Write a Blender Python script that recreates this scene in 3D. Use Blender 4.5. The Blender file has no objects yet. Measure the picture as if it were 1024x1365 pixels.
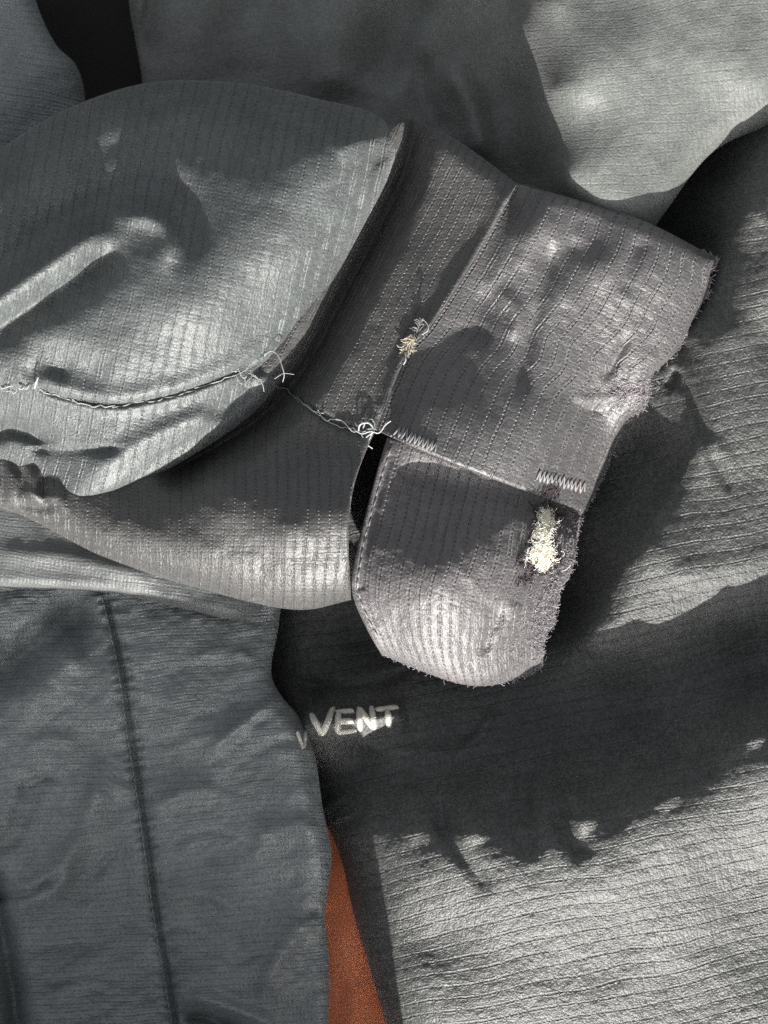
import bpy, math, random
import numpy as np
from mathutils import Vector

# ------------------------------------------------------------------ camera, light
S = 0.00019            # metres per photo pixel at the level of the jacket body
D = 1600.0             # camera height in the same pixel unit
W, H = 1024.0, 1365.0
SC = bpy.context.scene
COL = SC.collection

cam_d = bpy.data.cameras.new('camera')
cam = bpy.data.objects.new('camera', cam_d); COL.objects.link(cam)
cam.location = (0, 0, D*S)
cam_d.sensor_fit = 'VERTICAL'; cam_d.sensor_height = 36.0
cam_d.lens = 36.0*D/H
cam_d.clip_start = 0.01; cam_d.clip_end = 50
cam_d.dof.use_dof = True
cam_d.dof.focus_distance = (D-95)*S
cam_d.dof.aperture_fstop = 10.0
SC.camera = cam

SUN_EL = math.radians(19.5)
AZ = (0.10, -0.995)                         # towards the sun, world x y
sun_rot = math.atan2(AZ[0], AZ[1])
w = bpy.data.worlds.new('World'); SC.world = w; w.use_nodes = True
nt = w.node_tree
sky = nt.nodes.new('ShaderNodeTexSky'); sky.sky_type = 'NISHITA'; sky.sun_disc = False
sky.sun_elevation = SUN_EL; sky.sun_rotation = sun_rot
bg = nt.nodes['Background']; bg.inputs[1].default_value = 0.105
sky.dust_density = 4.0; sky.ozone_density = .5
hs = nt.nodes.new('ShaderNodeHueSaturation'); hs.inputs['Saturation'].default_value = .18
nt.links.new(sky.outputs[0], hs.inputs['Color']); nt.links.new(hs.outputs[0], bg.inputs[0])

sun_d = bpy.data.lights.new('sun', 'SUN'); sun_d.energy = 5.0; sun_d.angle = math.radians(0.6)
sun_d.color = (1.0, 0.97, 0.92)
sun = bpy.data.objects.new('sun', sun_d); COL.objects.link(sun)
Ldir = Vector((AZ[0]*math.cos(SUN_EL), AZ[1]*math.cos(SUN_EL), math.sin(SUN_EL)))
sun.rotation_euler = (-Ldir).to_track_quat('-Z', 'Y').to_euler()
sun.location = Ldir*1.0

vs = SC.view_settings
vs.view_transform = 'Standard'; vs.look = 'None'; vs.gamma = 1.0; vs.use_curve_mapping = False
vs.exposure = 1.15
SC.cycles.max_bounces = 6
SC.cycles.use_denoising = False

# ------------------------------------------------------------------ numeric helpers
rng = np.random.default_rng(7)
random.seed(7)

def catmull(pts, n):
    """resample a smooth curve through pts evenly by length"""
    p = np.array(pts, float)
    if len(p) == 2:
        t = np.linspace(0, 1, n)[:, None]; return p[0]*(1-t)+p[1]*t
    q = np.vstack([2*p[0]-p[1], p, 2*p[-1]-p[-2]])
    out = []
    for i in range(len(p)-1):
        p0, p1, p2, p3 = q[i], q[i+1], q[i+2], q[i+3]
        d01 = max(np.linalg.norm(p1-p0)**.5, 1e-6); d12 = max(np.linalg.norm(p2-p1)**.5, 1e-6); d23 = max(np.linalg.norm(p3-p2)**.5, 1e-6)
        t0 = 0; t1 = d01; t2 = t1+d12; t3 = t2+d23
        t = np.linspace(t1, t2, 24, endpoint=False)[:, None]
        A1 = (t1-t)/(t1-t0)*p0+(t-t0)/(t1-t0)*p1
        A2 = (t2-t)/(t2-t1)*p1+(t-t1)/(t2-t1)*p2
        A3 = (t3-t)/(t3-t2)*p2+(t-t2)/(t3-t2)*p3
        B1 = (t2-t)/(t2-t0)*A1+(t-t0)/(t2-t0)*A2
        B2 = (t3-t)/(t3-t1)*A2+(t-t1)/(t3-t1)*A3
        out.append((t2-t)/(t2-t1)*B1+(t-t1)/(t2-t1)*B2)
    c = np.vstack(out+[p[-1:]])
    L = np.concatenate([[0], np.cumsum(np.linalg.norm(np.diff(c, axis=0), axis=1))])
    s = np.linspace(0, L[-1], n)
    return np.stack([np.interp(s, L, c[:, k]) for k in range(c.shape[1])], 1)

def plen(pts):
    c = catmull(pts, 80); return np.linalg.norm(np.diff(c, axis=0), axis=1).sum()

class TPS:
    def __init__(self, pts, lam=0.0):
        p = np.array(pts, float); self.x = p[:, :2]/300.0; y = p[:, 2]; n = len(p)
        K = self.k(self.x, self.x)+lam*np.eye(n); P = np.hstack([np.ones((n, 1)), self.x])
        A = np.zeros((n+3, n+3)); A[:n, :n] = K; A[:n, n:] = P; A[n:, :n] = P.T
        self.w = np.linalg.solve(A, np.concatenate([y, np.zeros(3)]))
    @staticmethod
    def k(a, b):
        r2 = ((a[:, None, :]-b[None, :, :])**2).sum(2)
        return 0.5*r2*np.log(r2+1e-9)
    def __call__(self, u, v):
        q = np.stack([u.ravel(), v.ravel()], 1)/300.0; out = np.empty(len(q)); n = len(self.x)
        for i in range(0, len(q), 20000):
            c = q[i:i+20000]; out[i:i+20000] = self.k(c, self.x)@self.w[:n]+self.w[n]+c@self.w[n+1:]
        return out.reshape(u.shape)

def pdist(u, v, poly):
    """unsigned distance, side sign (+ = right of travel in photo space), arc fraction"""
    q = np.stack([u.ravel(), v.ravel()], 1)
    a = poly[:-1]; b = poly[1:]; ab = b-a; l2 = (ab**2).sum(1)+1e-12
    L = np.concatenate([[0], np.cumsum(np.sqrt(l2))])
    best = np.full(len(q), 1e18); sg = np.zeros(len(q)); ar = np.zeros(len(q))
    for i in range(len(a)):
        ap = q-a[i]; t = np.clip((ap@ab[i])/l2[i], 0, 1)
        dv = ap-t[:, None]*ab[i]; d = (dv**2).sum(1)
        m = d < best
        best[m] = d[m]; ar[m] = (L[i]+t[m]*math.sqrt(l2[i]))/L[-1]
        sg[m] = np.sign(ab[i][0]*ap[m, 1]-ab[i][1]*ap[m, 0])
    return np.sqrt(best).reshape(u.shape), sg.reshape(u.shape), ar.reshape(u.shape)

def fold(u, v, pts, amp, wl, wr=None, taper=0.25, power=2.0):
    """ridge (amp>0) or crease (amp<0) along a curve; wl / wr widths left and right of travel"""
    wr = wl if wr is None else wr
    m = max(wl, wr)*3.2
    P = np.array(pts, float)
    sel = (u > P[:, 0].min()-m) & (u < P[:, 0].max()+m) & (v > P[:, 1].min()-m) & (v < P[:, 1].max()+m)
    out = np.zeros_like(u)
    if not sel.any(): return out
    c = catmull(pts, max(12, int(plen(pts)/10)))
    d, sg, ar = pdist(u[sel], v[sel], c)
    ww = np.where(sg > 0, wr, wl)
    e = np.minimum(ar, 1-ar)/max(taper, 1e-6)
    tp = np.clip(e, 0, 1); tp = tp*tp*(3-2*tp) if taper > 0 else 1.0
    out[sel] = amp*np.exp(-(d/ww)**power)*tp
    return out

_nz = {}
def vnoise(x, y, seed):
    if seed not in _nz: _nz[seed] = np.random.default_rng(seed).random((256, 256))*2-1
    g = _nz[seed]
    xi = np.floor(x).astype(int); yi = np.floor(y).astype(int); fx = x-xi; fy = y-yi
    fx = fx*fx*fx*(fx*(6*fx-15)+10); fy = fy*fy*fy*(fy*(6*fy-15)+10)
    a = g[xi & 255, yi & 255]; b = g[(xi+1) & 255, yi & 255]; c = g[xi & 255, (yi+1) & 255]; d = g[(xi+1) & 255, (yi+1) & 255]
    return (a*(1-fx)+b*fx)*(1-fy)+(c*(1-fx)+d*fx)*fy

def fbm(u, v, scale, seed, ang=0.0, stretch=1.0, octv=3):
    c, s = math.cos(ang), math.sin(ang)
    x = (u*c+v*s)/(scale*stretch); y = (-u*s+v*c)/scale
    o = 0; a = 1.0
    for k in range(octv):
        o = o+a*vnoise(x*2**k+17.3*k, y*2**k+5.1*k, seed+k); a *= .5
    return o

def world(u, v, z):
    f = 1.0-z/D
    return np.stack([(u-W/2)*S*f, (H/2-v)*S*f, z*S], -1)

# ------------------------------------------------------------------ mesh helpers
def mesh_from(name, verts, faces, mat, parent, uv=None, smooth=True):
    me = bpy.data.meshes.new(name)
    verts = np.ascontiguousarray(verts, np.float32); faces = np.ascontiguousarray(faces, np.int32)
    n, k = faces.shape
    me.vertices.add(len(verts)); me.vertices.foreach_set('co', verts.ravel())
    me.loops.add(n*k); me.loops.foreach_set('vertex_index', faces.ravel())
    me.polygons.add(n); me.polygons.foreach_set('loop_start', np.arange(0, n*k, k, dtype=np.int32))
    if uv is not None:
        l = me.uv_layers.new(name='fabric')
        l.data.foreach_set('uv', np.ascontiguousarray(uv[faces.ravel()], np.float32).ravel())
    me.update(calc_edges=True)
    me.polygons.foreach_set('use_smooth', np.full(n, smooth)); me.update()
    me.materials.append(mat)
    o = bpy.data.objects.new(name, me); COL.objects.link(o); o.parent = parent
    return o

class Patch:
    """a piece of cloth with four curved sides; photo-space plan, own height, rolled edges and a turned-under rim"""
    def __init__(self, top, right, bottom, left, step=2.2):
        self.sides = dict(top=top, right=right, bottom=bottom, left=left)
        ns = int(max(plen(top), plen(bottom))/step)+2; ntt = int(max(plen(left), plen(right))/step)+2
        T = catmull(top, ns); B = catmull(bottom, ns); Lc = catmull(left, ntt); R = catmull(right, ntt)
        s = np.linspace(0, 1, ns)[None, :, None]; t = np.linspace(0, 1, ntt)[:, None, None]
        G = (1-t)*T[None]+t*B[None]+(1-s)*Lc[:, None]+s*R[:, None]-((1-s)*(1-t)*T[0]+s*(1-t)*T[-1]+(1-s)*t*B[0]+s*t*B[-1])
        self.u = G[..., 0].copy(); self.v = G[..., 1].copy(); self.s = np.broadcast_to(s[..., 0], self.u.shape); self.t = np.broadcast_to(t[..., 0], self.u.shape)
        self.z = np.zeros_like(self.u)
    def base(self, pts, lam=0.002): self.z = self.z+TPS(pts, lam)(self.u, self.v)
    def fold(self, *a, **k): self.z = self.z+fold(self.u, self.v, *a, **k)
    def noise(self, amp, *a, **k): self.z = self.z+amp*fbm(self.u, self.v, *a, **k)
    def roll(self, side, R, Hh=None):
        Hh = R if Hh is None else Hh
        c = catmull(self.sides[side], 120); d, _, _ = pdist(self.u, self.v, c)
        x = np.clip((R-d)/R, 0, 1)
        self.z = self.z-Hh*(1-np.sqrt(np.maximum(1-x*x, 0)))
    def dist(self, pts): return pdist(self.u, self.v, catmull(pts, 120))
    def build(self, name, mat, parent, pq, rim=6.0, floor=-60.0, skirt=True):
        nt_, ns = self.u.shape
        idx = np.arange(nt_*ns).reshape(nt_, ns)
        u, v, z = self.u.ravel(), self.v.ravel(), self.z.ravel()
        F = np.stack([idx[:-1, :-1], idx[1:, :-1], idx[1:, 1:], idx[:-1, 1:]], -1).reshape(-1, 4)
        p, q = pq(self); uv = np.stack([p.ravel(), q.ravel()], 1)
        V = [world(u, v, z)]; UV = [uv]; Fs = [F]
        if skirt:
            loop = np.concatenate([idx[0, :-1], idx[:-1, -1], idx[-1, :0:-1], idx[:0:-1, 0]])
            c = np.stack([u[loop], v[loop]], 1)
            tg = np.roll(c, -3, 0)-np.roll(c, 3, 0); tg /= np.linalg.norm(tg, axis=1)[:, None]+1e-9
            inw = np.stack([-tg[:, 1], tg[:, 0]], 1)
            for _ in range(4): inw = (np.roll(inw, 1, 0)+inw*2+np.roll(inw, -1, 0))/4
            ctr = c.mean(0)
            if ((ctr-c)*inw).sum() < 0: inw = -inw
            prev = loop; n0 = len(u); m = len(loop)
            for (di, dz) in ((.1, .45), (.4, .85), (1.0, 1.1), (1.9, None)):
                cc = c+inw*rim*di
                zz = z[loop]-rim*dz if dz is not None else np.minimum(z[loop]-rim*1.4, floor)
                V.append(world(cc[:, 0], cc[:, 1], zz)); UV.append(uv[loop]+rim*di)
                cur = np.arange(n0, n0+m); n0 += m
                Fs.append(np.stack([np.roll(prev, -1), np.roll(cur, -1), cur, prev], -1)[:, ::-1] if False else np.stack([prev, np.roll(prev, -1), np.roll(cur, -1), cur], -1))
                prev = cur
        self.obj = mesh_from(name, np.vstack(V), np.vstack(Fs), mat, parent, np.vstack(UV))
        return self.obj
    def at(self, pts):
        """surface height at photo points"""
        P = np.atleast_2d(np.array(pts, float)); fu, fv, fz = self.u.ravel(), self.v.ravel(), self.z.ravel()
        return np.array([fz[np.argmin((fu-a)**2+(fv-b)**2)] for a, b in P[:, :2]])

def empty(name, loc=(0, 0, 0)):
    o = bpy.data.objects.new(name, None); COL.objects.link(o); o.location = loc; o.empty_display_size = .02; return o

def tubes(name, paths, radii, mat, parent, sides=5):
    """paths: list of (n,3) arrays in photo px + height; tapered round threads joined into one part"""
    V, F, n0 = [], [], 0
    ang = np.linspace(0, 2*np.pi, sides, endpoint=False)
    for pth, r in zip(paths, radii):
        pth = np.asarray(pth, float); n = len(pth)
        w3 = np.stack([pth[:, 0], -pth[:, 1], pth[:, 2]], 1)
        tg = np.gradient(w3, axis=0); tg /= np.linalg.norm(tg, axis=1)[:, None]+1e-9
        ref = np.where(np.abs(tg[:, 2:3]) > .9, np.array([[1., 0, 0]]), np.array([[0, 0, 1.]]))
        n1 = np.cross(tg, ref); n1 /= np.linalg.norm(n1, axis=1)[:, None]+1e-9; n2 = np.cross(tg, n1)
        rr = np.broadcast_to(np.asarray(r, float), (n,))
        ring = w3[:, None]+rr[:, None, None]*(np.cos(ang)[None, :, None]*n1[:, None]+np.sin(ang)[None, :, None]*n2[:, None])
        ring = ring.reshape(-1, 3)
        V.append(world(ring[:, 0], -ring[:, 1], ring[:, 2]))
        i = np.arange(n-1)[:, None]*sides; j = np.arange(sides)[None]; j2 = (j+1) % sides
        F.append((np.stack([i+j, i+j2, i+sides+j2, i+sides+j], -1)+n0).reshape(-1, 4)); n0 += n*sides
    return mesh_from(name, np.vstack(V), np.vstack(F), mat, parent)

# ------------------------------------------------------------------ materials
def new_mat(name):
    m = bpy.data.materials.new(name); m.use_nodes = True
    return m, m.node_tree.nodes, m.node_tree.links, m.node_tree.nodes['Principled BSDF']

class NB:
    def __init__(self, nodes, links): self.n = nodes; self.l = links
    def put(self, sock, val):
        if isinstance(val, (int, float)): sock.default_value = val
        elif isinstance(val, tuple): sock.default_value = val
        else: self.l.new(val, sock)
    def math(self, op, a, b=0.0, c=0.0):
        m = self.n.new('ShaderNodeMath'); m.operation = op
        for i, x in enumerate((a, b, c)): self.put(m.inputs[i], x)
        return m.outputs[0]
    def noise(self, vec, scale, detail=2.0, rough=.5):
        t = self.n.new('ShaderNodeTexNoise'); self.l.new(vec, t.inputs['Vector']); t.inputs['Scale'].default_value = scale
        t.inputs['Detail'].default_value = detail; t.inputs['Roughness'].default_value = rough; return t.outputs[0]
    def mix(self, f, a, b):
        m = self.n.new('ShaderNodeMix'); m.data_type = 'RGBA'
        self.put(m.inputs[0], f); self.put(m.inputs[6], a); self.put(m.inputs[7], b); return m.outputs[2]
    def xyz(self, a, b, c=0.0):
        m = self.n.new('ShaderNodeCombineXYZ'); self.put(m.inputs[0], a); self.put(m.inputs[1], b); self.put(m.inputs[2], c); return m.outputs[0]
    def ss(self, x, lo, hi, a=0.0, b=1.0):
        m = self.n.new('ShaderNodeMapRange'); m.interpolation_type = 'SMOOTHSTEP'; self.put(m.inputs[0], x)
        m.inputs[1].default_value = lo; m.inputs[2].default_value = hi; m.inputs[3].default_value = a; m.inputs[4].default_value = b
        return m.outputs[0]

def fabric(name, col, period=16.0, rough=.42, line=1.0, dash=5.2, cross=0.25, grain=1.0, spec=.5, stain=None, sheen=.15, gap=.35, yc=.2, streak=0.0):
    """ripstop nylon: rib lines every `period` px along p, dashes every `dash` px along q, fine weave grain"""
    m, N, L, b = new_mat(name); B = NB(N, L)
    uv = N.new('ShaderNodeUVMap'); uv.uv_map = 'fabric'
    sp = N.new('ShaderNodeSeparateXYZ'); L.new(uv.outputs[0], sp.inputs[0]); p, q = sp.outputs[0], sp.outputs[1]
    wob = B.math('MULTIPLY', B.math('SUBTRACT', B.noise(uv.outputs[0], .02, 2), .5), 5.0)
    wob2 = B.math('MULTIPLY', B.math('SUBTRACT', B.noise(uv.outputs[0], .11, 1), .5), 1.2)
    p2 = B.math('ADD', B.math('ADD', p, wob), wob2)
    x = B.math('FRACT', B.math('DIVIDE', p2, period))
    d = B.math('MULTIPLY', B.math('ABSOLUTE', B.math('SUBTRACT', x, .5)), period)          # px from the rib line
    rid = B.math('FLOOR', B.math('DIVIDE', p2, period))
    # dashes along the rib, shifted per rib
    wn = N.new('ShaderNodeTexWhiteNoise'); wn.noise_dimensions = '1D'; L.new(rid, wn.inputs['W'])
    qq = B.math('DIVIDE', B.math('ADD', q, B.math('MULTIPLY', wn.outputs[0], 50.0)), dash)
    qn = B.math('FRACT', qq); qi = B.math('FLOOR', qq)
    dashm = B.ss(qn, gap-.12, gap+.12)
    cellr = N.new('ShaderNodeTexWhiteNoise'); cellr.noise_dimensions = '2D'; L.new(B.xyz(rid, qi), cellr.inputs['Vector'])
    patchy = B.ss(B.noise(uv.outputs[0], .03, 3), .34, .62, .25, 1.0)
    groove = B.math('MULTIPLY', B.ss(d, .3, 1.7, 1.0, 0.0), dashm)
    thread = B.math('MULTIPLY', B.ss(B.math('ABSOLUTE', B.math('SUBTRACT', d, 2.2)), .2, 1.4, 1.0, 0.0),
                    B.ss(cellr.outputs[0], .35, .8))
    # cross lines
    xc = B.math('MULTIPLY', B.math('ABSOLUTE', B.math('SUBTRACT', B.math('FRACT', B.math('DIVIDE', B.math('ADD', q, wob), period*.55)), .5)), period*.55)
    cl = B.ss(xc, .4, 1.8, 1.0, 0.0)
    # weave grain: tiny yarn cells plus cloudy fibre noise
    vo = N.new('ShaderNodeTexVoronoi'); vo.feature = 'F1'; L.new(B.xyz(B.math('MULTIPLY', p2, .42), B.math('MULTIPLY', q, .34)), vo.inputs['Vector']); vo.inputs['Scale'].default_value = 1.0
    g1 = vo.outputs['Distance']
    vsep = N.new('ShaderNodeSeparateColor'); L.new(vo.outputs['Color'], vsep.inputs[0]); yarn = vsep.outputs[0]
    g2 = B.noise(uv.outputs[0], .28, 3, .65)
    g3 = B.noise(uv.outputs[0], .07, 2, .5)
    h = B.math('MULTIPLY', groove, -1.3*line)
    h = B.math('ADD', h, B.math('MULTIPLY', thread, 1.0*line))
    h = B.math('ADD', h, B.math('MULTIPLY', cl, -.6*cross))
    h = B.math('ADD', h, B.math('MULTIPLY', g1, -.55*grain))
    h = B.math('ADD', h, B.math('MULTIPLY', yarn, .35*grain))
    h = B.math('ADD', h, B.math('MULTIPLY', g2, 1.0*grain))
    h = B.math('ADD', h, B.math('MULTIPLY', g3, .25*grain))
    if streak:
        sn = B.noise(B.xyz(B.math('MULTIPLY', p2, .17), B.math('MULTIPLY', q, .03)), 1.0, 3, .6)
        h = B.math('ADD', h, B.math('MULTIPLY', sn, streak))
    bp = N.new('ShaderNodeBump'); bp.inputs['Strength'].default_value = 1.0; bp.inputs['Distance'].default_value = S
    L.new(h, bp.inputs['Height']); L.new(bp.outputs[0], b.inputs['Normal'])
    dark = tuple(c*.35 for c in col)+(1,); glint_col = tuple(min(1, c*1.9+.02) for c in col)+(1,); mid = tuple(col)+(1,)
    tone = B.mix(B.ss(B.noise(uv.outputs[0], .013, 4, .6), .3, .7), tuple(c*.85 for c in col)+(1,), tuple(c*1.15 for c in col)+(1,))
    c = B.mix(B.math('MULTIPLY', groove, B.math('MULTIPLY', patchy, .85*min(1, line))), tone, dark)
    c = B.mix(B.math('MULTIPLY', thread, B.math('MULTIPLY', patchy, .5*min(1, line))), c, glint_col)  # glints along the rib threads, painted into the colour
    yv = N.new('ShaderNodeMix'); yv.data_type = 'RGBA'; yv.blend_type = 'MULTIPLY'; yv.inputs[0].default_value = 1.0
    L.new(c, yv.inputs[6]); ym = B.ss(yarn, .0, 1.0, 1-yc, 1+yc); L.new(B.xyz(ym, ym, ym), yv.inputs[7]); c = yv.outputs[2]
    if stain:
        (su, sv, sr, scol, samt) = stain
        dd = B.math('SQRT', B.math('ADD', B.math('POWER', B.math('SUBTRACT', p, su), 2.0), B.math('POWER', B.math('SUBTRACT', q, sv), 2.0)))
        dd = B.math('ADD', dd, B.math('MULTIPLY', B.noise(uv.outputs[0], .05, 3), sr*.8))
        c = B.mix(B.ss(dd, sr*.6, sr*1.4, samt, 0.0), c, tuple(scol)+(1,))
    L.new(c, b.inputs['Base Color'])
    rr = B.math('ADD', B.math('MULTIPLY', B.math('SUBTRACT', g2, .5), .25), rough)
    L.new(rr, b.inputs['Roughness'])
    b.inputs['Specular IOR Level'].default_value = spec
    b.inputs['Sheen Weight'].default_value = sheen; b.inputs['Sheen Roughness'].default_value = .4
    return m

def plain(name, col, rough=.7, bump=0.0, scale=3000, sheen=0.0, spec=.3, sub=0.0):
    m, N, L, b = new_mat(name); B = NB(N, L)
    tc = N.new('ShaderNodeTexCoord'); nz = B.noise(tc.outputs['Object'], scale, 3, .6)
    L.new(B.mix(nz, tuple(c*.7 for c in col)+(1,), tuple(min(1, c*1.25) for c in col)+(1,)), b.inputs['Base Color'])
    b.inputs['Roughness'].default_value = rough; b.inputs['Specular IOR Level'].default_value = spec
    b.inputs['Sheen Weight'].default_value = sheen
    if sub: b.inputs['Subsurface Weight'].default_value = sub; b.inputs['Subsurface Radius'].default_value = (.002, .002, .002); b.inputs['Subsurface Scale'].default_value = 1.0
    if bump:
        bp = N.new('ShaderNodeBump'); bp.inputs['Distance'].default_value = bump*S; L.new(nz, bp.inputs['Height']); L.new(bp.outputs[0], b.inputs['Normal'])
    return m

M_sleeve = fabric('sleeve_ripstop', (.056, .063, .063), 16.0, spec=.66, rough=.52, grain=.8, line=.75, yc=.2)
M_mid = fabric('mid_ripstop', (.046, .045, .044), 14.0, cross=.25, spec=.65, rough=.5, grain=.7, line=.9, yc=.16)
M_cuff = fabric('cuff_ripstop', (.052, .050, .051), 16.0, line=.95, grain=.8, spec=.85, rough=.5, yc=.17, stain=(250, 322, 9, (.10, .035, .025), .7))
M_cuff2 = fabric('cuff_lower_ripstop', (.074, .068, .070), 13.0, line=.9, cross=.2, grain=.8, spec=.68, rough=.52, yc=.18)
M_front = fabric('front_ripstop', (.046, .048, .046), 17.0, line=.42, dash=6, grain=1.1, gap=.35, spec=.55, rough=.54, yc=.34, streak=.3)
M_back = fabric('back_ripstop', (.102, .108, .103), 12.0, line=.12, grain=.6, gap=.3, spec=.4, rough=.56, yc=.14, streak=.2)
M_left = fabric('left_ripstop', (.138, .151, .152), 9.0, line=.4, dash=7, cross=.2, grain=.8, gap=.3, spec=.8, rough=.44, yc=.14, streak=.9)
M_under = fabric('underside_ripstop', (.075, .08, .08), 9.0, line=.15, dash=7, cross=.2, grain=.5, gap=.3, spec=.5, rough=.5, yc=.1)
M_lining = plain('black_lining', (.012, .011, .011), .8)
M_orange = plain('orange_jersey', (.88, .23, .09), .85, bump=4.0, scale=3200, sheen=.3)
M_thread = plain('thread_pale', (.33, .35, .34), .6)
M_stitch = plain('stitch_grey', (.22, .215, .22), .6)
M_letter = plain('letter_cream', (.56, .54, .48), .85)

# ------------------------------------------------------------------ jacket
jacket = empty('jacket')
jacket['label'] = 'dark grey quilted ripstop jacket with worn frayed cuff'
jacket['category'] = 'jacket'

def pq_lin(ang_deg, warp=0.0, seed=3):
    """ribs run along direction ang (photo degrees, y down)"""
    a = math.radians(ang_deg); c, s = math.cos(a), math.sin(a)
    def f(P):
        wv = warp*fbm(P.u, P.v, 160, seed) if warp else 0
        return -P.u*s+P.v*c+wv, P.u*c+P.v*s
    return f
def pq_s(width, length):
    return lambda P: (P.s*width, P.t*length)

# lining deep inside the gaps
L0 = Patch([(-220, -220), (1244, -220)], [(1244, -220), (1244, 800)], [(-220, 800), (1244, 800)], [(-220, -220), (-220, 800)], 40)
L0.z += -170; L0.noise(10, 90, 60)
L0.build('lining', M_lining, jacket, pq_lin(0), skirt=False)

# orange cloth under the open front
OC = Patch([(250, 1100), (620, 1100)], [(620, 1100), (700, 1640)], [(250, 1640), (700, 1640)], [(250, 1100), (250, 1640)], 8)
OC.z += -26; OC.z -= np.maximum(0, 1200-OC.v)*.25; OC.noise(6, 120, 33); OC.fold([(450,1200),(470,1300),(465,1420)], 6, 10)
oc = OC.build('orange_cloth', M_orange, None, pq_lin(0), rim=4, floor=-60)
oc['label'] = 'plain orange cloth showing in the narrow gap below the lettering'; oc['category'] = 'cloth'

# back panel (top of picture)
B2 = Patch([(172, -220), (600, -220), (1244, -220)], [(1244, -220), (1244, 110)],
           [(200, 420), (500, 420), (700, 390), (850, 330), (885, 285), (950, 203), (1024, 168), (1244, 110)],
           [(172, -220), (172, 0), (182, 60), (190, 110), (200, 420)], 2.4)
B2.base([(850,150,92),(1000,100,86),(1000,0,98),(850,0,108),(770,0,104),(790,150,96),(785,240,86),(810,275,80),(880,240,74),(950,175,66),(1024,140,62),(1200,90,56),(1244,-220,110),(800,-220,130),
         (728,0,84),(740,120,78),(754,235,70),(690,0,-6),(704,120,-10),(716,235,-14),(640,0,-35),(660,100,-40),(680,220,-45),(600,0,-48),(620,200,-55),(500,100,-55),(400,50,-50),(300,50,-40),(230,50,-45),(190,50,-75),(185,110,-75),(300,130,-60),(300,350,-70),(600,350,-60),(500,-200,-60),(200,-200,-70),(740,380,-20),(640,-200,-40),(740,-200,80)], 0.0001)
B2.fold([(215,-60),(205,0),(195,50),(192,90)], -22, 14)
B2.fold([(580,-40),(530,50),(505,130)], -30, 26, 40)
B2.fold([(590,70),(630,150),(645,230)], 26, 20)
B2.fold([(600,200),(560,120),(570,60)], -16, 18)
B2.fold([(480,-40),(440,60),(460,140)], 24, 40)
B2.fold([(330,-40),(300,60),(310,140)], -18, 30)

B2.noise(2.2, 80, 11); B2.noise(.2, 14, 12)
B2.roll('bottom', 34, 40); B2.roll('left', 20)
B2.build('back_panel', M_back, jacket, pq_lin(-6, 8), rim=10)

B5 = Patch([(-220, -220), (20, -220)], [(20, -220), (45, -10), (75, 60), (100, 85), (112, 120), (112, 260)], [(-220, 260), (112, 260)], [(-220, -220), (-220, 260)], 3)
B5.base([(-200,-200,0),(0,0,0),(60,80,-20),(100,130,-50),(0,150,-10),(-200,200,0),(20,-200,-20),(100,250,-50)])
B5.noise(3, 60, 21); B5.roll('right', 30)
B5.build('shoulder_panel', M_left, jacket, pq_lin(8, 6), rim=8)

# right front panel (large, right and bottom)
B1 = Patch([(330, 640), (700, 420), (880, 270), (960, 190), (1244, 90)], [(1244, 90), (1244, 1640)],
           [(600, 1640), (900, 1640), (1244, 1640)],
           [(330, 640), (352, 800), (366, 920), (400, 985), (424, 1025), (424, 1060), (434, 1105), (445, 1138), (480, 1250), (515, 1365), (600, 1640)], 2.3)
B1.base([(1024,1365,86),(900,1300,84),(800,1365,78),(640,1365,80),(1200,1600,20),(700,1600,40),(1200,1300,60),(800,1200,112),(1000,1150,112),(650,1200,106),(580,1250,75),(545,1300,80),(492,1220,62),
         (480,1110,50),(560,1120,80),(620,1110,98),(740,1115,110),(850,1065,114),(1000,965,114),(1150,900,110),
         (480,1010,-10),(600,1010,-5),(740,1000,0),(850,950,0),(1000,890,12),(650,930,-25),(800,915,-8),(1150,840,20),
         (780,868,16),(900,845,44),(1000,815,58),(1150,795,66),(950,740,78),(1000,650,86),(940,600,76),(855,735,62),(790,845,30),
         (765,677,-50),(750,800,-50),(800,640,-45),(850,590,-10),(825,560,-5),(862,535,14),(850,480,5),(890,490,34),(915,480,52),(960,450,88),(1010,345,96),(985,380,86),(1005,268,84),(1030,280,98),(1045,220,88),(1100,200,86),(905,420,8),(930,400,20),(925,340,-20),(940,275,-15),(965,232,-15),
         (1024,450,92),(1200,450,98),(1200,340,106),(1200,250,70),(1200,650,82),
         (600,700,-60),(450,750,-50),(700,500,-50),(400,850,-40),(420,930,-15),(470,850,-70),(450,890,-40),(440,1060,0),(440,1140,-5),(560,850,-50),(530,925,-10),(470,952,18),(420,958,44),(525,955,4)], 0.0008)
B1.fold([(895,480),(925,540),(945,600),(962,650)], -7, 7)
B1.fold([(905,490),(890,520)], -6, 8)
B1.fold([(950,590),(975,660)], -4, 6)
B1.fold([(860,770),(1000,750),(1100,720)], 5, 18)
B1.fold([(700,1010),(695,1060),(705,1110)], -10, 14, 10)
B1.fold([(735,1070),(760,1120),(785,1150)], -12, 16, 14)
B1.fold([(580,1080),(600,1120),(640,1170),(650,1200)], -9, 12)
B1.fold([(660,940),(640,980),(600,1010)], 8, 10)
B1.fold([(420,1000),(450,985),(520,1000),(640,1005)], 6, 10)
B1.fold([(360,905),(450,915),(520,905),(560,880)], -9, 8)
B1.fold([(440,1060),(460,1100)], 10, 16)
B1.fold([(948,572),(905,645),(835,758),(768,872)], 12, 34, 13, taper=.08)
B1.fold([(1005,262),(975,325),(935,400),(898,458)], 12, 30, 13, taper=.1)
B1.fold([(395,966),(450,962),(500,957),(545,950)], 20, 16, 20, taper=.1)
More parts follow.
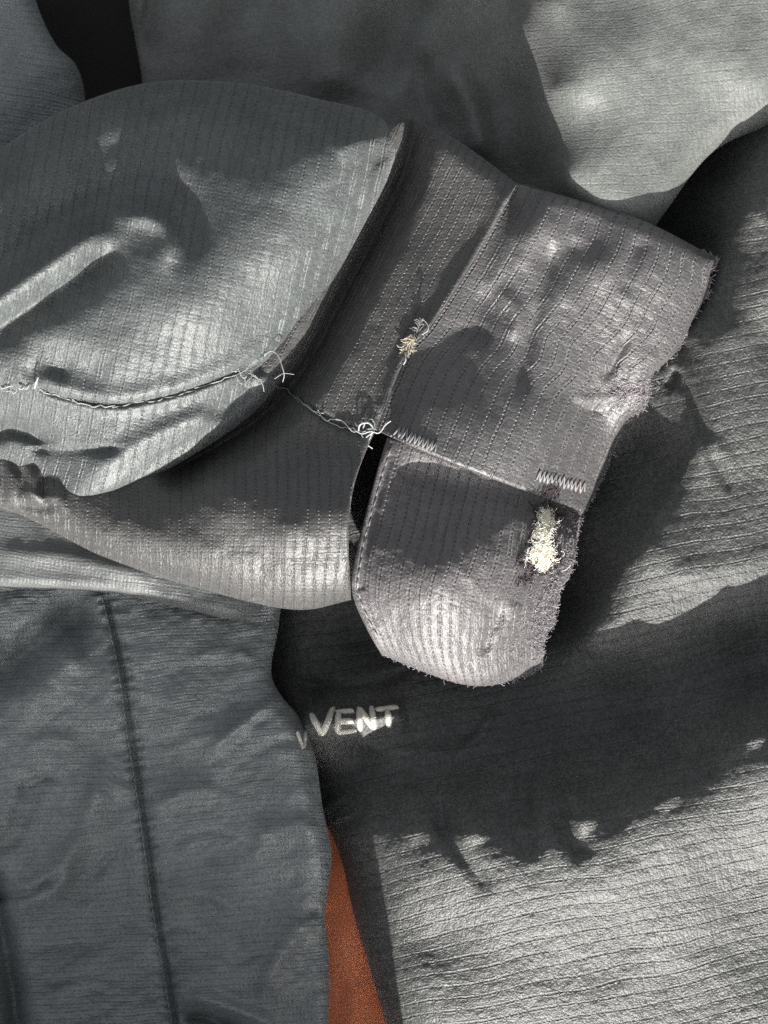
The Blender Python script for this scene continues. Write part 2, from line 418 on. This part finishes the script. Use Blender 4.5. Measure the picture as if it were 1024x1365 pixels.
for a_, w_, pts in ((9,22,[(545,1040),(555,1090),(560,1130)]),(10,18,[(612,1040),(622,1080),(640,1130)]),(-10,18,[(672,1050),(690,1100),(715,1150)]),(12,16,[(757,1040),(765,1075),(790,1110)]),(-6,14,[(800,1050),(815,1085),(830,1110)]),(7,18,[(870,1010),(880,1045),(900,1080)]),(-7,14,[(925,985),(935,1015),(950,1040)]),(9,18,[(985,930),(1000,965),(1015,1000)]),(-8,12,[(585,1060),(590,1095),(600,1120)])): B1.fold(pts, a_, w_)
B1.noise(3.0, 90, 31); B1.noise(.2, 20, 36, ang=-.2, stretch=1.6)
pf = B1.v*.975+B1.u*.20+6*fbm(B1.u, B1.v, 170, 44)
B1.z += .2*np.cos(pf*2*np.pi/17)+.45*fbm(B1.u, B1.v, 6, 39, octv=2)
B1.roll('left', 105, 78)
def pq_front(P):
    return P.v*.975+P.u*.20+6*fbm(P.u, P.v, 170, 44), P.u*.975-P.v*.2
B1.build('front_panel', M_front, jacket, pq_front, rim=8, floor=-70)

# left front panel
B6 = Patch([(-220, 700), (100, 720), (378, 760)],
           [(378, 760), (372, 830), (362, 900), (374, 926), (398, 955), (418, 1000), (430, 1075), (442, 1137), (438, 1185), (434, 1215), (437, 1255), (440, 1300), (438, 1365), (434, 1500), (560, 1680)],
           [(-260, 1680), (300, 1680), (560, 1680)], [(-220, 700), (-220, 1200), (-260, 1680)], 2.3)
B6.base([(-200,800,20),(0,900,35),(80,900,40),(250,900,42),(340,900,30),(300,1000,48),(200,1000,42),(60,1050,46),(380,1050,38),(300,1200,52),(400,1180,34),(420,1280,30),(100,1200,50),(0,1200,46),(-200,1200,50),
         (200,1340,40),(330,1340,48),(420,1360,34),(80,1340,44),(0,1400,40),(-200,1400,50),(300,1500,60),(0,1500,60),(420,1500,50),(150,780,15),(340,800,5),(0,760,15),(300,1680,120),(-200,1680,120),(540,1670,90)])
seam = [(140,790),(152,840),(164,900),(175,980),(188,1060),(200,1150),(215,1250),(232,1350),(245,1430)]
B6.fold(seam, -8, 14, 9, taper=.02); B6.fold(seam, -9, 3.2, 3, taper=.02); B6.fold([(x-22, y) for x, y in seam], 7, 26, 16, taper=.02)
B6.fold([(-20,1150),(0,1215),(12,1290),(25,1365),(40,1440)], -41.6, 18, taper=.1)
B6.fold([(168,1008),(140,1030),(120,1100),(60,1180),(-20,1210)], 35.2, 26, 18)
B6.fold([(168,1025),(135,1080),(108,1150),(98,1230)], -20, 22, 18, taper=.4)
B6.fold([(75,1015),(40,1070),(20,1115),(-40,1155)], -13, 12, 20)
B6.fold([(90,1160),(40,1190),(-30,1200)], -19.2, 7)
B6.fold([(-40,930),(30,880),(90,835),(140,800)], -41.6, 30)
B6.fold([(20,960),(70,900),(120,860)], 22.4, 24)
B6.fold([(270,1010),(330,960),(370,930)], 14.4, 9)
B6.fold([(190,1090),(240,1060),(300,1050)], 11.2, 12)
B6.fold([(230,1345),(260,1332),(320,1350),(380,1370)], 28.8, 12)
B6.fold([(240,1362),(270,1355),(330,1380)], -25.6, 10)
B6.fold([(340,1330),(390,1250),(425,1210)], 22.4, 14)
B6.fold([(200,1200),(260,1190),(330,1215)], 9.6, 12)
B6.fold([(330,1120),(390,1100),(430,1110)], 11.2, 12)
B6.fold([(360,905),(380,985),(400,1060),(420,1140),(425,1210)], 16, 22, 30)
d, sg, ar = B6.dist(seam)
B6.z += 2.6*np.exp(-((d-8)/7)**2)*np.sin(ar*230+3*np.sin(ar*37))   # needle puckers
for a_, w_, pts in ((7,6,[(30,1000),(60,985),(110,990)]),(-8,5,[(20,1060),(50,1040),(85,1035)]),(7,5,[(60,1100),(90,1060),(100,1020)]),(-8,5,[(120,1175),(150,1140),(185,1130)]),(8,7,[(30,1270),(90,1255),(150,1262)]),
                    (-6,5,[(240,960),(290,950),(340,935)]),(7,6,[(210,1010),(260,985),(310,980)]),(-6,4,[(220,1130),(270,1110),(320,1115)]),(6,5,[(300,1290),(350,1270),(400,1262)]),(-7,5,[(60,1330),(110,1310),(170,1320)]),
                    (7,6,[(240,880),(300,870),(350,880)]),(-6,5,[(20,850),(60,830),(110,835)]),(-7,5,[(330,1010),(370,990),(400,985)]),(6,5,[(190,1240),(240,1235),(290,1250)]),(-9,5,[(395,1232),(414,1216),(432,1212)])): B6.fold(pts, a_*.7, w_*1.3)
B6.noise(5.0, 60, 51); B6.noise(1.8, 20, 56, ang=-.5, stretch=2.6); B6.noise(.8, 9, 58, ang=.1, stretch=1.6)
B6.roll('right', 24, 22)
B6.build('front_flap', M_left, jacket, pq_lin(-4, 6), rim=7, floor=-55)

# pale strip between sleeve and flap
B7 = Patch([(-220, 600), (100, 640), (380, 740)], [(380, 740), (372, 790), (350, 824)],
           [(-220, 770), (0, 783), (140, 790), (260, 815), (310, 826), (350, 824)], [(-220, 600), (-220, 770)], 2.4)
B7.base([(-200,620,60),(0,660,60),(200,720,60),(370,760,25),(0,740,62),(150,770,62),(300,805,45),(-200,750,60),(350,820,22)])
B7.fold([(-40,735),(100,745),(230,780)], 7, 14); B7.noise(1.5, 40, 71)
B7.roll('bottom', 16, 22)
B7.roll('right', 40, 40)
B7.build('sleeve_underside', M_under, jacket, pq_lin(8, 6), rim=8, floor=0)

# unseen roll added below the frame to cast shade on the flap
BK = Patch([(-320, 1560), (200, 1530), (520, 1560)], [(520, 1560), (570, 1700), (540, 1900)], [(-320, 1950), (200, 2000), (540, 1900)], [(-320, 1560), (-380, 1760), (-320, 1950)], 8)
BK.z += 298; BK.noise(8, 120, 81)
for sd in ('top', 'right', 'bottom', 'left'): BK.roll(sd, 150, 170)
BK.build('added_shade_roll', M_left, jacket, pq_lin(0, 6), rim=60, floor=-60)

# ------------------------------------------------------------------ sleeve
S1 = Patch([(-220, 300), (-60, 232), (0, 198), (60, 160), (140, 125), (215, 108), (330, 112), (430, 133), (500, 152), (534, 184)],
           [(534, 184), (516, 240), (480, 310), (440, 390), (394, 478)],
           [(-220, 640), (-60, 668), (5, 672), (40, 681), (80, 679), (112, 672), (180, 647), (268, 600), (344, 544), (394, 478)],
           [(-220, 300), (-220, 640)], 2.0)
S1.base([(200,140,126),(330,150,150),(420,162,166),(475,185,166),(500,215,152),(525,200,120),(100,205,148),(60,190,132),(0,260,152),(-200,340,160),(200,215,152),(150,300,174),(250,310,188),(330,250,188),(400,255,196),(300,350,200),(250,400,202),
         (80,400,186),(0,420,180),(60,490,176),(-200,480,170),(120,500,170),(200,485,172),(450,290,162),(430,390,110),(375,470,98),(330,470,134),(380,350,180),
         (150,600,128),(300,550,112),(230,590,118),(100,650,104),(0,550,122),(30,596,96),(80,610,104),(20,640,62),(20,678,52),(72,676,74),(50,640,78),(-200,600,60)])
S1.fold([(-60,440),(0,398),(70,348),(150,292)], 20, 16, 18, taper=.2)
S1.fold([(150,300),(190,288),(222,305),(222,340),(200,362)], 16, 16, 14, taper=.3)
S1.fold([(-60,385),(0,348),(100,280),(185,245),(245,272),(255,330),(240,380)], -17, 24, taper=.3)
S1.fold([(-60,490),(0,440),(90,382),(165,332),(195,330)], -24, 14, 30, taper=.3)
S1.fold([(90,235),(140,205),(190,185)], -7, 24)
S1.fold([(20,480),(60,470),(110,490),(150,510)], -12, 22)
S1.fold([(185,150),(240,130),(290,112)], -8, 12)
S1.fold([(300,130),(380,160),(440,190)], -6, 18)
S1.fold([(528,200),(500,215),(478,262),(468,300)], -12, 9, 14)
S1.fold([(500,180),(470,220),(440,280)], -5, 12)
S1.fold([(515,190),(480,190),(440,205)], 6, 14)
C1 = [(40,512),(70,526),(100,534),(150,541),(220,530),(280,511),(330,488),(365,455)]
S1.fold(C1, -6, 5, 2.2, taper=.08); S1.fold([(x, y+7) for x, y in C1], 3, 6, taper=.1); S1.fold([(x, y-12) for x, y in C1], 5, 12, taper=.1)
S1.fold([(300,505),(345,490),(385,470),(410,450)], -18, 8, 10, taper=.35)
S1.fold([(350,505),(320,530),(270,560)], -9, 12)
S1.fold([(30,598),(60,599),(120,597),(175,596)], -8, 2.5, 10, taper=.2)
S1.fold([(105,645),(150,612),(220,575),(300,545)], 10, 14, 16)
S1.fold([(150,655),(220,610),(300,565)], -6, 8)
S1.fold([(-30,590),(10,572),(45,580),(75,600)], -24, 13)
S1.fold([(25,505),(60,490),(100,500)], -8, 14)
S1.noise(2.2, 70, 91); S1.noise(.3, 14, 96)
S1.roll('top', 60, 70); S1.roll('right', 52, 78); S1.roll('bottom', 18, 26)
S2 = Patch([(-220, 520), (0, 560), (120, 540), (250, 440), (380, 300), (470, 185), (530, 156), (605, 185), (690, 245)],
           [(690, 245), (642, 330), (578, 430), (545, 470), (506, 560), (474, 640), (465, 700), (468, 800)],
           [(-220, 660), (0, 683), (60, 705), (130, 740), (260, 783), (400, 813), (468, 800)],
           [(-220, 520), (-220, 660)], 2.0)
S2.base([(350,750,140),(450,750,140),(400,705,165),(300,670,145),(458,705,158),(380,645,140),(400,600,116),(440,550,114),(350,580,112),(460,500,110),(500,400,92),(560,300,76),(600,200,84),(640,300,92),(520,480,102),
         (200,690,120),(110,700,114),(0,640,84),(30,612,76),(60,640,90),(0,685,108),(60,700,112),(-200,640,80),(495,560,116),(250,520,80),(-200,540,60),(300,400,75),(680,260,106),(250,640,108),(150,655,100)])
S2.fold([(572,100),(560,140),(549,195),(533,245),(499,318),(459,393),(409,486),(355,550),(275,604),(200,640)], -78, 21, 20, taper=.1)
S2.fold([(370,508),(405,535),(440,560),(490,577)], -7, 4, 7, taper=.05)
S2.fold([(690,242),(642,330),(578,430),(545,470),(506,562)], 8, 4, 12, taper=.06)
S2.fold([(480,610),(470,660),(468,760)], 5, 9, taper=.1)
for a_, w_, pts in ((-7,7,[(16,606),(30,640),(22,675)]),(6,8,[(36,604),(46,640),(42,680)]),(-7,6,[(62,618),(56,648),(66,682)]),(5,8,[(84,630),(78,655),(90,690)]),(-6,7,[(-12,606),(2,646),(-4,684)]),(5,7,[(20,650),(50,662),(90,664)]),(-5,6,[(10,668),(45,676),(80,680)])): S2.fold(pts, a_, w_, taper=.4)
S2.noise(2.2, 60, 101); S2.noise(.3, 14, 106)
S2.roll('bottom', 60, 75); S2.roll('top', 30, 30); S2.roll('right', 6, 5)
S3 = Patch([(684, 243), (740, 258), (800, 275), (860, 295), (920, 325), (956, 346)],
           [(956, 346), (947, 362), (946, 384), (922, 430), (905, 465), (880, 490), (862, 505), (860, 538), (836, 560), (815, 610), (797, 650), (780, 684)],
           [(498, 572), (560, 600), (640, 632), (700, 655), (735, 668), (780, 684)],
           [(684, 243), (636, 330), (572, 430), (539, 470), (498, 572)], 1.9)
S3.base([(600,590,128),(680,620,108),(700,500,100),(740,560,84),(778,650,8),(780,555,46),(850,520,52),(800,450,80),(800,400,94),(720,400,104),(700,280,112),(715,310,118),(744,320,105),(764,330,84),(800,350,104),(850,360,102),(900,368,90),(945,380,66),(860,420,84),(640,400,78),(640,500,100),(690,255,100),(560,500,104),(735,640,60)], .0004)
S3.fold([(725,290),(730,330),(720,400),(700,470),(690,560)], -9, 12, 16)
S3.fold([(690,290),(660,350),(650,400)], 6, 14)
S3.fold([(660,380),(690,420),(680,460)], 7, 12)
S3.fold([(575,445),(620,440),(660,455)], -6, 14)
S3.fold([(840,440),(815,490),(800,510)], -6, 7)
S3.fold([(770,545),(810,548)], -4, 6)
S3.fold([(760,530),(800,533),(845,525)], 4, 8)
S3.fold([(780,290),(760,360),(750,420)], 6, 16)
S3.fold([(860,310),(840,350),(830,400)], -6, 14)
S3.noise(1.7, 42, 111, ang=1.05, stretch=1.8); S3.noise(.35, 15, 116)
S3.roll('top', 20, 18); S3.roll('right', 14, 10); S3.roll('bottom', 5, 4)
S4 = Patch([(516, 583), (560, 596), (640, 628), (700, 650), (735, 662), (776, 676)],
           [(776, 676), (768, 720), (761, 760), (745, 790), (738, 830), (726, 850), (722, 888)],
           [(508, 872), (560, 894), (620, 913), (660, 913), (695, 901), (722, 888)],
           [(516, 583), (502, 630), (486, 690), (474, 740), (470, 790), (490, 840), (508, 872)], 1.9)
S4.base([(600,850,128),(560,800,156),(660,790,132),(640,725,142),(700,700,100),(540,660,116),(600,665,114),(700,668,88),(530,600,112),(762,700,34),(740,800,60),(718,880,48),(480,780,138),(495,700,128),(520,860,112),(590,765,164),(660,700,122),(760,675,26)])
S4.fold([(670,800),(655,840),(640,880)], -8, 8)
S4.fold([(690,800),(672,850)], 5, 8)
S4.fold([(515,590),(500,635),(484,695),(475,740),(472,785)], 6, 7, taper=.05)
S4.fold([(524,600),(511,640),(496,700),(487,740),(483,790)], -3, 5, taper=.05)
S4.noise(1.8, 40, 121, ang=1.3, stretch=1.6); S4.noise(.6, 13, 126)
S4.roll('bottom', 24, 22); S4.roll('left', 5, 4); S4.roll('right', 8, 5)

def tuck(P, side, Q, qside, gap, width):
    c = catmull(Q.sides[qside], 60); zc = Q.at(c)
    for _ in range(3): zc = np.convolve(np.pad(zc, 2, 'edge'), np.ones(5)/5, 'valid')
    d, _, ar = pdist(P.u, P.v, c)
    k = np.clip(d/width, 0, 1); k = k*k*(3-2*k)
    P.z = P.z*k+(np.interp(ar, np.linspace(0, 1, 60), zc)-gap)*(1-k)
tuck(S3, 'left', S2, 'right', 10, 55)
tuck(S4, 'top', S3, 'bottom', 5, 40)

def pq_s1(P): return P.u*.975+P.v*.2+5*fbm(P.u, P.v, 200, 45), P.v*.975-P.u*.2
def pq_s2(P):
    k = np.clip((P.v-480)/140, 0, 1)
    return P.u+(P.v-560)*(.52*(1-k)+.02*k)+4*fbm(P.u, P.v, 160, 46), P.v
sleeve = S1.build('sleeve', M_sleeve, jacket, pq_s1, rim=14, floor=20)
mid = S2.build('forearm_panel', M_mid, sleeve, pq_s2, rim=4, floor=0)
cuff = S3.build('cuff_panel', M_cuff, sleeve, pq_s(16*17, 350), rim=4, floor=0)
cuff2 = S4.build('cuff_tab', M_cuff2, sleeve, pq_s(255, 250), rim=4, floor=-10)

# ------------------------------------------------------------------ small details
M_cream = plain('down_cream', (.93, .84, .62), .8, bump=2.0, scale=4000, sub=.0)
M_white = plain('down_white', (.95, .90, .74), .8)
M_tan = plain('tuft_tan', (.40, .36, .28), .8)
M_fuzz = plain('fuzz_lilac', (.27, .245, .26), .6)
M_plum = plain('fuzz_plum', (.050, .036, .042), .7)
cuff['label'] = 'upper cuff panel with puckered wear and frayed right edge'
cuff2['label'] = 'lower cuff tab with a burst hole near its frayed edge'
R = random.Random(11)
SLV = [S3, S4, S2, S1]
def surf(u, v, ps=SLV):
    best = -1e9
    for P in ps:
        d2 = (P.u-u)**2+(P.v-v)**2; k = int(np.argmin(d2))
        if d2.flat[k] < 16: best = max(best, float(P.z.flat[k]))
    if best < -1e8:
        best = min(((float(((P.u-u)**2+(P.v-v)**2).min()), P) for P in ps), key=lambda t: t[0])[1].at([(u, v)])[0]
    return best
def drape(pts, lift=1.5, n=None, wob=0.0, ps=SLV):
    """thread path lying on the cloth"""
    n = n or max(8, int(plen(pts)/4)); c = catmull(pts, n)
    if wob: c = c+np.stack([wob*np.array([vnoise(np.array([i*.55]), np.array([k*9.1+pts[0][0]]), 301)[0] for i in range(n)]) for k in range(2)], 1)
    zz = np.array([surf(a, b, ps) for a, b in c])
    return np.column_stack([c, zz+lift])
def curl(u, v, z, ln, ang, curv=.5, rise=.3, n=8, jit=.5):
    p = [(u, v, z)]; st = ln/(n-1); cv = R.uniform(-curv, curv)
    for i in range(n-1):
        ang += cv+R.uniform(-jit, jit); u += math.cos(ang)*st; v += math.sin(ang)*st; z += rise*st*R.uniform(-.6, 1.4)
        p.append((u, v, z))
    return catmull(p, n+4)
def part(name, paths, rad, mat, parent, stuff=False, sides=5):
    o = tubes(name, paths, rad, mat, parent, sides)
    if stuff: o['kind'] = 'stuff'
    return o

# seam threads
th = [drape([(52,519),(72,527),(98,534)], 1.5, wob=2), drape([(94,534),(125,541),(152,542)], 2.5, wob=2.5), drape([(150,542),(215,532),(262,519)], 1.5, wob=1.5),
      drape([(262,519),(300,506),(328,492)], 2, wob=3)]
part('seam_thread', th, [.75, .8, .6, .7], M_thread, sleeve)
th = [drape([(366,511),(384,522),(400,535)], 2.5, wob=3), drape([(396,531),(416,545),(430,548)], 4, wob=3), drape([(424,546),(438,560),(455,563),(470,570)], 3, wob=4),
      drape([(405,536),(424,552),(446,566),(486,577)], 1.5, wob=2)]
part('seam_thread', th, [.8, .9, .85, .7], M_thread, sleeve)
th = []; rd = []
def tangle(cx, cy, r, n, ln, rad):
    z0 = surf(cx, cy)+2
    for _ in range(n):
        a = R.uniform(0, 6.28); d = r*R.random()**.5
        th.append(curl(cx+d*math.cos(a), cy+d*math.sin(a)*.7, z0+R.uniform(0, 4), R.uniform(.6, 1.2)*ln, R.uniform(0, 6.28), .8, .12, 9, .45)); rd.append(R.uniform(.6, 1.0)*rad)
tangle(488, 574, 6, 6, 24, .8)
z0 = surf(500, 572)
th.append(catmull([(470,570,z0+4),(482,578,z0+7),(494,575,z0+9),(505,577,z0+8),(514,566,z0+10),(521,561,z0+12)], 30)); rd.append(1.0)
th.append(catmull([(484,572,z0+5),(488,562,z0+8),(497,568,z0+7),(495,580,z0+5),(490,592,z0+4),(497,598,z0+3)], 30)); rd.append(.95)
th.append(catmull([(478,576,z0+5),(480,566,z0+9),(492,564,z0+9),(498,574,z0+7),(488,583,z0+5)], 30)); rd.append(1.2)
part('thread_tangle', th, rd, M_thread, sleeve, True)
th = []; rd = []
tangle(316, 499, 8, 7, 18, .75); tangle(332, 500, 8, 5, 18, .5)
part('thread_tangle', th, rd, M_thread, sleeve, True)
th = []; rd = []
tangle(12, 520, 9, 6, 22, .8); tangle(30, 516, 5, 5, 14, .9)
z0 = surf(48, 512)
th.append(catmull([(46,518,z0+3),(48,510,z0+8),(51,503,z0+10)], 10)); rd.append(1.2)
part('thread_tangle', th, rd, M_thread, sleeve, True)
z0 = surf(362, 480)+25
part('loose_fibre', [catmull([(352,474,z0-4),(362,468,z0),(371,474,z0+3),(376,488,z0+4),(379,500,z0+2),(377,509,z0-4)], 24), catmull([(340,500,z0-8),(350,512,z0-6),(352,522,z0-10)], 16), catmull([(366,505,z0-4),(378,498,z0),(392,499,z0-2)], 16)], [.55, .5, .4], M_thread, sleeve)

# tuft at the cuff seam
def brush(cx, cy, rx, ry, n, ln, ang, spread, rad, rise=.35, lift=0.0, rot=0.0, ps=SLV):
    out = []; rr = []
    z0 = surf(cx, cy, ps)+lift
    for _ in range(n):
        a = R.uniform(0, 6.28); d = R.random()**.5; x = rx*d*math.cos(a); y = ry*d*math.sin(a)
        x, y = x*math.cos(rot)-y*math.sin(rot), x*math.sin(rot)+y*math.cos(rot)
        out.append(curl(cx+x, cy+y, z0+R.uniform(-1, 2), ln*R.uniform(.5, 1.2), ang+R.uniform(-spread, spread), .35, rise, 6, .3)); rr.append(rad*R.uniform(.6, 1.2))
    return out, rr
p1, r1 = brush(545, 458, 8, 13, 150, 9, 1.9, .7, .6, .15, 0, .45)
p2, r2 = brush(557, 440, 5, 13, 60, 9, -1.0, 1.0, .55, .15, 0, .5)
part('torn_tuft', p1, r1, M_tan, sleeve, True)
part('torn_tuft', p2, r2, M_stitch, sleeve, True)
z0 = surf(565, 440)
part('loose_fibre', [catmull([(563,425,z0+4),(570,432,z0+8),(571,440,z0+9),(563,446,z0+6)], 16), catmull([(540,470,z0+4),(541,480,z0+6),(538,486,z0+3)], 10)], [.8, .9], M_thread, sleeve)

# zigzag bar tacks
def zigzag(a, b, amp, cyc):
    a = np.array(a, float); b = np.array(b, float); t = (b-a)/np.linalg.norm(b-a); nrm = np.array([t[1], -t[0]])
    pts = []
    for i in range(cyc*2+1):
        m = a+(b-a)*i/(cyc*2)+nrm*(amp*(1 if i % 2 else -.75))*R.uniform(.75, 1.1)+t*R.uniform(-1, 1)
        pts.append((m[0], m[1]))
    return pts
for a, b, cyc in (((527,575),(582,598), 10), ((716,634),(780,651), 12)):
    pts = zigzag(a, b, 9, cyc); c = np.array(pts); zz = np.array([surf(x, y) for x, y in pts]); k = np.repeat(np.arange(len(c)), 1)
    fine = []
    for i in range(len(c)-1):
        for tt in np.linspace(0, 1, 6, endpoint=False):
            q = c[i]*(1-tt)+c[i+1]*tt; fine.append((q[0], q[1], (zz[i]*(1-tt)+zz[i+1]*tt)+.6+2.0*math.sin(math.pi*tt)))
    part('bar_tack', [np.array(fine)], [1.15], M_stitch, sleeve)

# stitched hem of the tab
hem = catmull([(521,598),(508,640),(493,695),(482,740),(478,788),(494,832),(510,862)], 140)
pa = []; ra = []
i = 0
while i < 132:
    seg = hem[i:i+6]; zz = np.array([surf(a, b, [S4]) for a, b in seg]); off = 1.5*np.sin(np.linspace(0, math.pi, len(seg)))
    pa.append(np.column_stack([seg[:, 0]+R.uniform(-.8, .8), seg[:, 1], zz+.2+off])); ra.append(1.1); i += 7
part('hem_stitching', pa, ra, M_stitch, sleeve, True)

# frayed cuff edge
def fringe(P, side, t0, t1, n, ln, rad, out=1.0):
    c = catmull(P.sides[side], 400); tg = np.gradient(c, axis=0); nr = np.stack([-tg[:, 1], tg[:, 0]], 1); nr /= np.linalg.norm(nr, axis=1)[:, None]
    ctr = np.array([P.u.mean(), P.v.mean()])
    if ((c-ctr)*nr).sum() < 0: nr = -nr
    o = []; rr = []
    zc = P.at(c[::8])
    for _ in range(n):
        f = R.uniform(t0, t1); i = int(f*399); z = float(np.interp(i/8, np.arange(len(zc)), zc))
        dd = R.uniform(-3, .5); a = math.atan2(nr[i, 1], nr[i, 0])
        o.append(curl(c[i, 0]+nr[i, 0]*dd, c[i, 1]+nr[i, 1]*dd, z+R.uniform(-2, 2), ln*R.random()**1.6+2.5, a+R.uniform(-1.1, 1.1), .9, .1*out, 7, .5)); rr.append(rad*R.uniform(.5, 1.1))
    return o, rr
ps, rs = [], []
for args in ((S4, 'right', 0, 1, 800, 4.5, .4), (S4, 'right', 0, 1, 40, 11, .35), (S4, 'bottom', .8, 1, 120, 6, .45), (S3, 'right', .46, .62, 160, 8, .5), (S3, 'right', .0, .14, 90, 11, .55), (S3, 'right', .1, 1, 190, 6, .5), (S4, 'bottom', 0, .8, 60, 5, .5), (S3, 'top', .93, 1, 20, 8, .5)):
    a, b = fringe(*args); ps += a; rs += b
part('frayed_fibres', ps, rs, M_fuzz, sleeve, True, 4)
# pilled loops on the worn end
ps, rs = [], []
for _ in range(480):
    f = R.random(); c = catmull(S4.sides['right'], 60)[int(f*59)]
    d = abs(R.gauss(0, 20)); u, v = c[0]-d*.95, c[1]-d*.2
    ps.append(curl(u, v, surf(u, v, [S4])+.3, R.uniform(4, 10), R.uniform(0, 6.28), 1.2, .12, 6, .5)); rs.append(R.uniform(.3, .6))
for _ in range(260):
    u, v = 838+R.gauss(0, 13), 522+R.gauss(0, 11)
    ps.append(curl(u, v, surf(u, v, [S3])+.3, R.uniform(4, 10), R.uniform(0, 6.28), 1.2, .15, 6, .5)); rs.append(R.uniform(.3, .6))
part('pilling', ps, rs, M_fuzz, sleeve, True, 4)

# burst hole with pale filling
hole = np.array([(717,676),(734,675),(743,687),(740,701),(734,712),(737,726),(743,738),(734,757),(720,762),(706,752),(696,750),(699,741),(710,731),(707,715),(715,698)], float)
hc = catmull([tuple(p) for p in hole]+[tuple(hole[0])], 73)[:-1]; ctr = np.array([722., 722.])
rings = 16; Vv = []; 
for k in range(rings+1):
    f = k/rings
    for a, b in (ctr+(hc-ctr)*f):
        zz = surf(a, b, [S4]); lump = 3.2*fbm(np.array([a]), np.array([b]), 9, 140)[0]
        Vv.append((a, b, zz-3+8.5*math.sqrt(max(0, 1-f**2.5))+lump*(1-.5*f)))
Vv = np.array(Vv); m = 72
Ff = np.array([(k*m+j, k*m+(j+1) % m, (k+1)*m+(j+1) % m, (k+1)*m+j) for k in range(rings) for j in range(m)])
fill = mesh_from('filling', world(Vv[:, 0], Vv[:, 1], Vv[:, 2]), Ff, M_cream, sleeve)
fill['label'] = 'pale cream filling bulging from the burst hole'
ps, rs = [], []
for _ in range(700):
    k = R.randrange(len(hc)); f = R.random()**.6*.95; a, b = ctr+(hc[k]-ctr)*f
    ps.append(curl(a, b, surf(a, b, [S4])+3.5+R.uniform(0, 3.5), R.uniform(4, 11), R.uniform(0, 6.28), .7, .1, 6, .4)); rs.append(R.uniform(.18, .36))
for _ in range(45):
    a, b = 727+R.gauss(0, 9), 745+R.gauss(0, 9)
    ps.append(curl(a, b, surf(a, b, [S4])+5, R.uniform(8, 16), R.uniform(-.6, 2.2), .5, .1, 8, .2)); rs.append(R.uniform(.2, .36))
part('filling_fibres', ps, rs, M_white, sleeve, True, 4)
ps, rs = [], []
for _ in range(230):
    k = R.randrange(len(hc)); f = R.uniform(.92, 1.22); a, b = ctr+(hc[k]-ctr)*f+np.array([R.gauss(0, 2), R.gauss(0, 2)])
    ps.append(curl(a, b, surf(a, b, [S4, S3])+R.uniform(0, 5), R.uniform(4, 11), R.uniform(0, 6.28), 1.0, .2, 6, .5)); rs.append(R.uniform(.5, 1.0))
for cx, cy, n, r in ((734,654,70,7),(697,748,60,5),(700,772,30,6),(745,690,30,5)):
    for _ in range(n):
        a, b = cx+R.gauss(0, r), cy+R.gauss(0, r*.6)
        ps.append(curl(a, b, surf(a, b, [S4, S3])+R.uniform(0, 3), R.uniform(4, 11), R.uniform(0, 6.28), 1.0, .2, 6, .5)); rs.append(R.uniform(.4, .8))
part('torn_edge', ps, rs, M_plum, sleeve, True, 4)

# embroidered letters: satin stitch threads across each stroke
def letter(strokes, P, parent, name='letter', wd=7.4):
    pt, rd = [], []
    for a, b in strokes:
        a = np.array(a, float); b = np.array(b, float); L_ = np.linalg.norm(b-a); t = (b-a)/L_; nr = np.array([-t[1], t[0]])
        n = int(L_/1.25)
        fs = np.linspace(0, 1, 9); zs = P.at([a+(b-a)*f for f in fs])
        core = np.array([[*(a+(b-a)*f), np.interp(f, fs, zs)+1.5] for f in fs]); pt.append(core); rd.append(wd*.36)
        for i in range(n+1):
            f = i/n; m = a+(b-a)*f; z = np.interp(f, fs, zs)+.5
            e = min(f, 1-f)*L_; hw = wd/2*(.72+.28*min(1, e/3))*R.uniform(.95, 1.05)
            arc = [(*(m+nr*hw*x+t*.8*x), z+3.4*math.sqrt(max(0, 1-x*x*.97))-.6) for x in np.linspace(-1, 1, 7)]
            pt.append(np.array(arc)); rd.append(.85)
    return part(name, pt, rd, M_letter, parent, sides=5)
front = B1.obj; flap = B6.obj
letter([((414.5,952.5),(430,979)), ((430,979),(444.3,944))], B1, front)
letter([((451,951),(450,975)), ((449,950),(471,948)), ((450,962),(470,961)), ((449,976),(474,973))], B1, front)
letter([((478,944),(480.6,973)), ((479,945),(498,970)), ((494.7,942.5),(499.4,971))], B1, front)
letter([((501.7,946.7),(530.3,943.2)), ((516.2,948),(519.3,968))], B1, front)
letter([((396,976),(404,997)), ((408,964),(405,996))], B6, flap, wd=4.6)

# stitches of the flap's quilting seam
sc = catmull([(x-6, y) for x, y in seam], 200); pa = []
for k in range(2, 190, 3):
    a = sc[k]; b = sc[k+2]; za, zb = B6.at([a, b])
    pa.append(np.array([(a[0], a[1], za+.2), ((a[0]+b[0])/2+.6, (a[1]+b[1])/2, (za+zb)/2+2.0), (b[0], b[1], zb+.2)]))
part('seam_stitching', pa, [.9]*len(pa), M_stitch, flap, True)
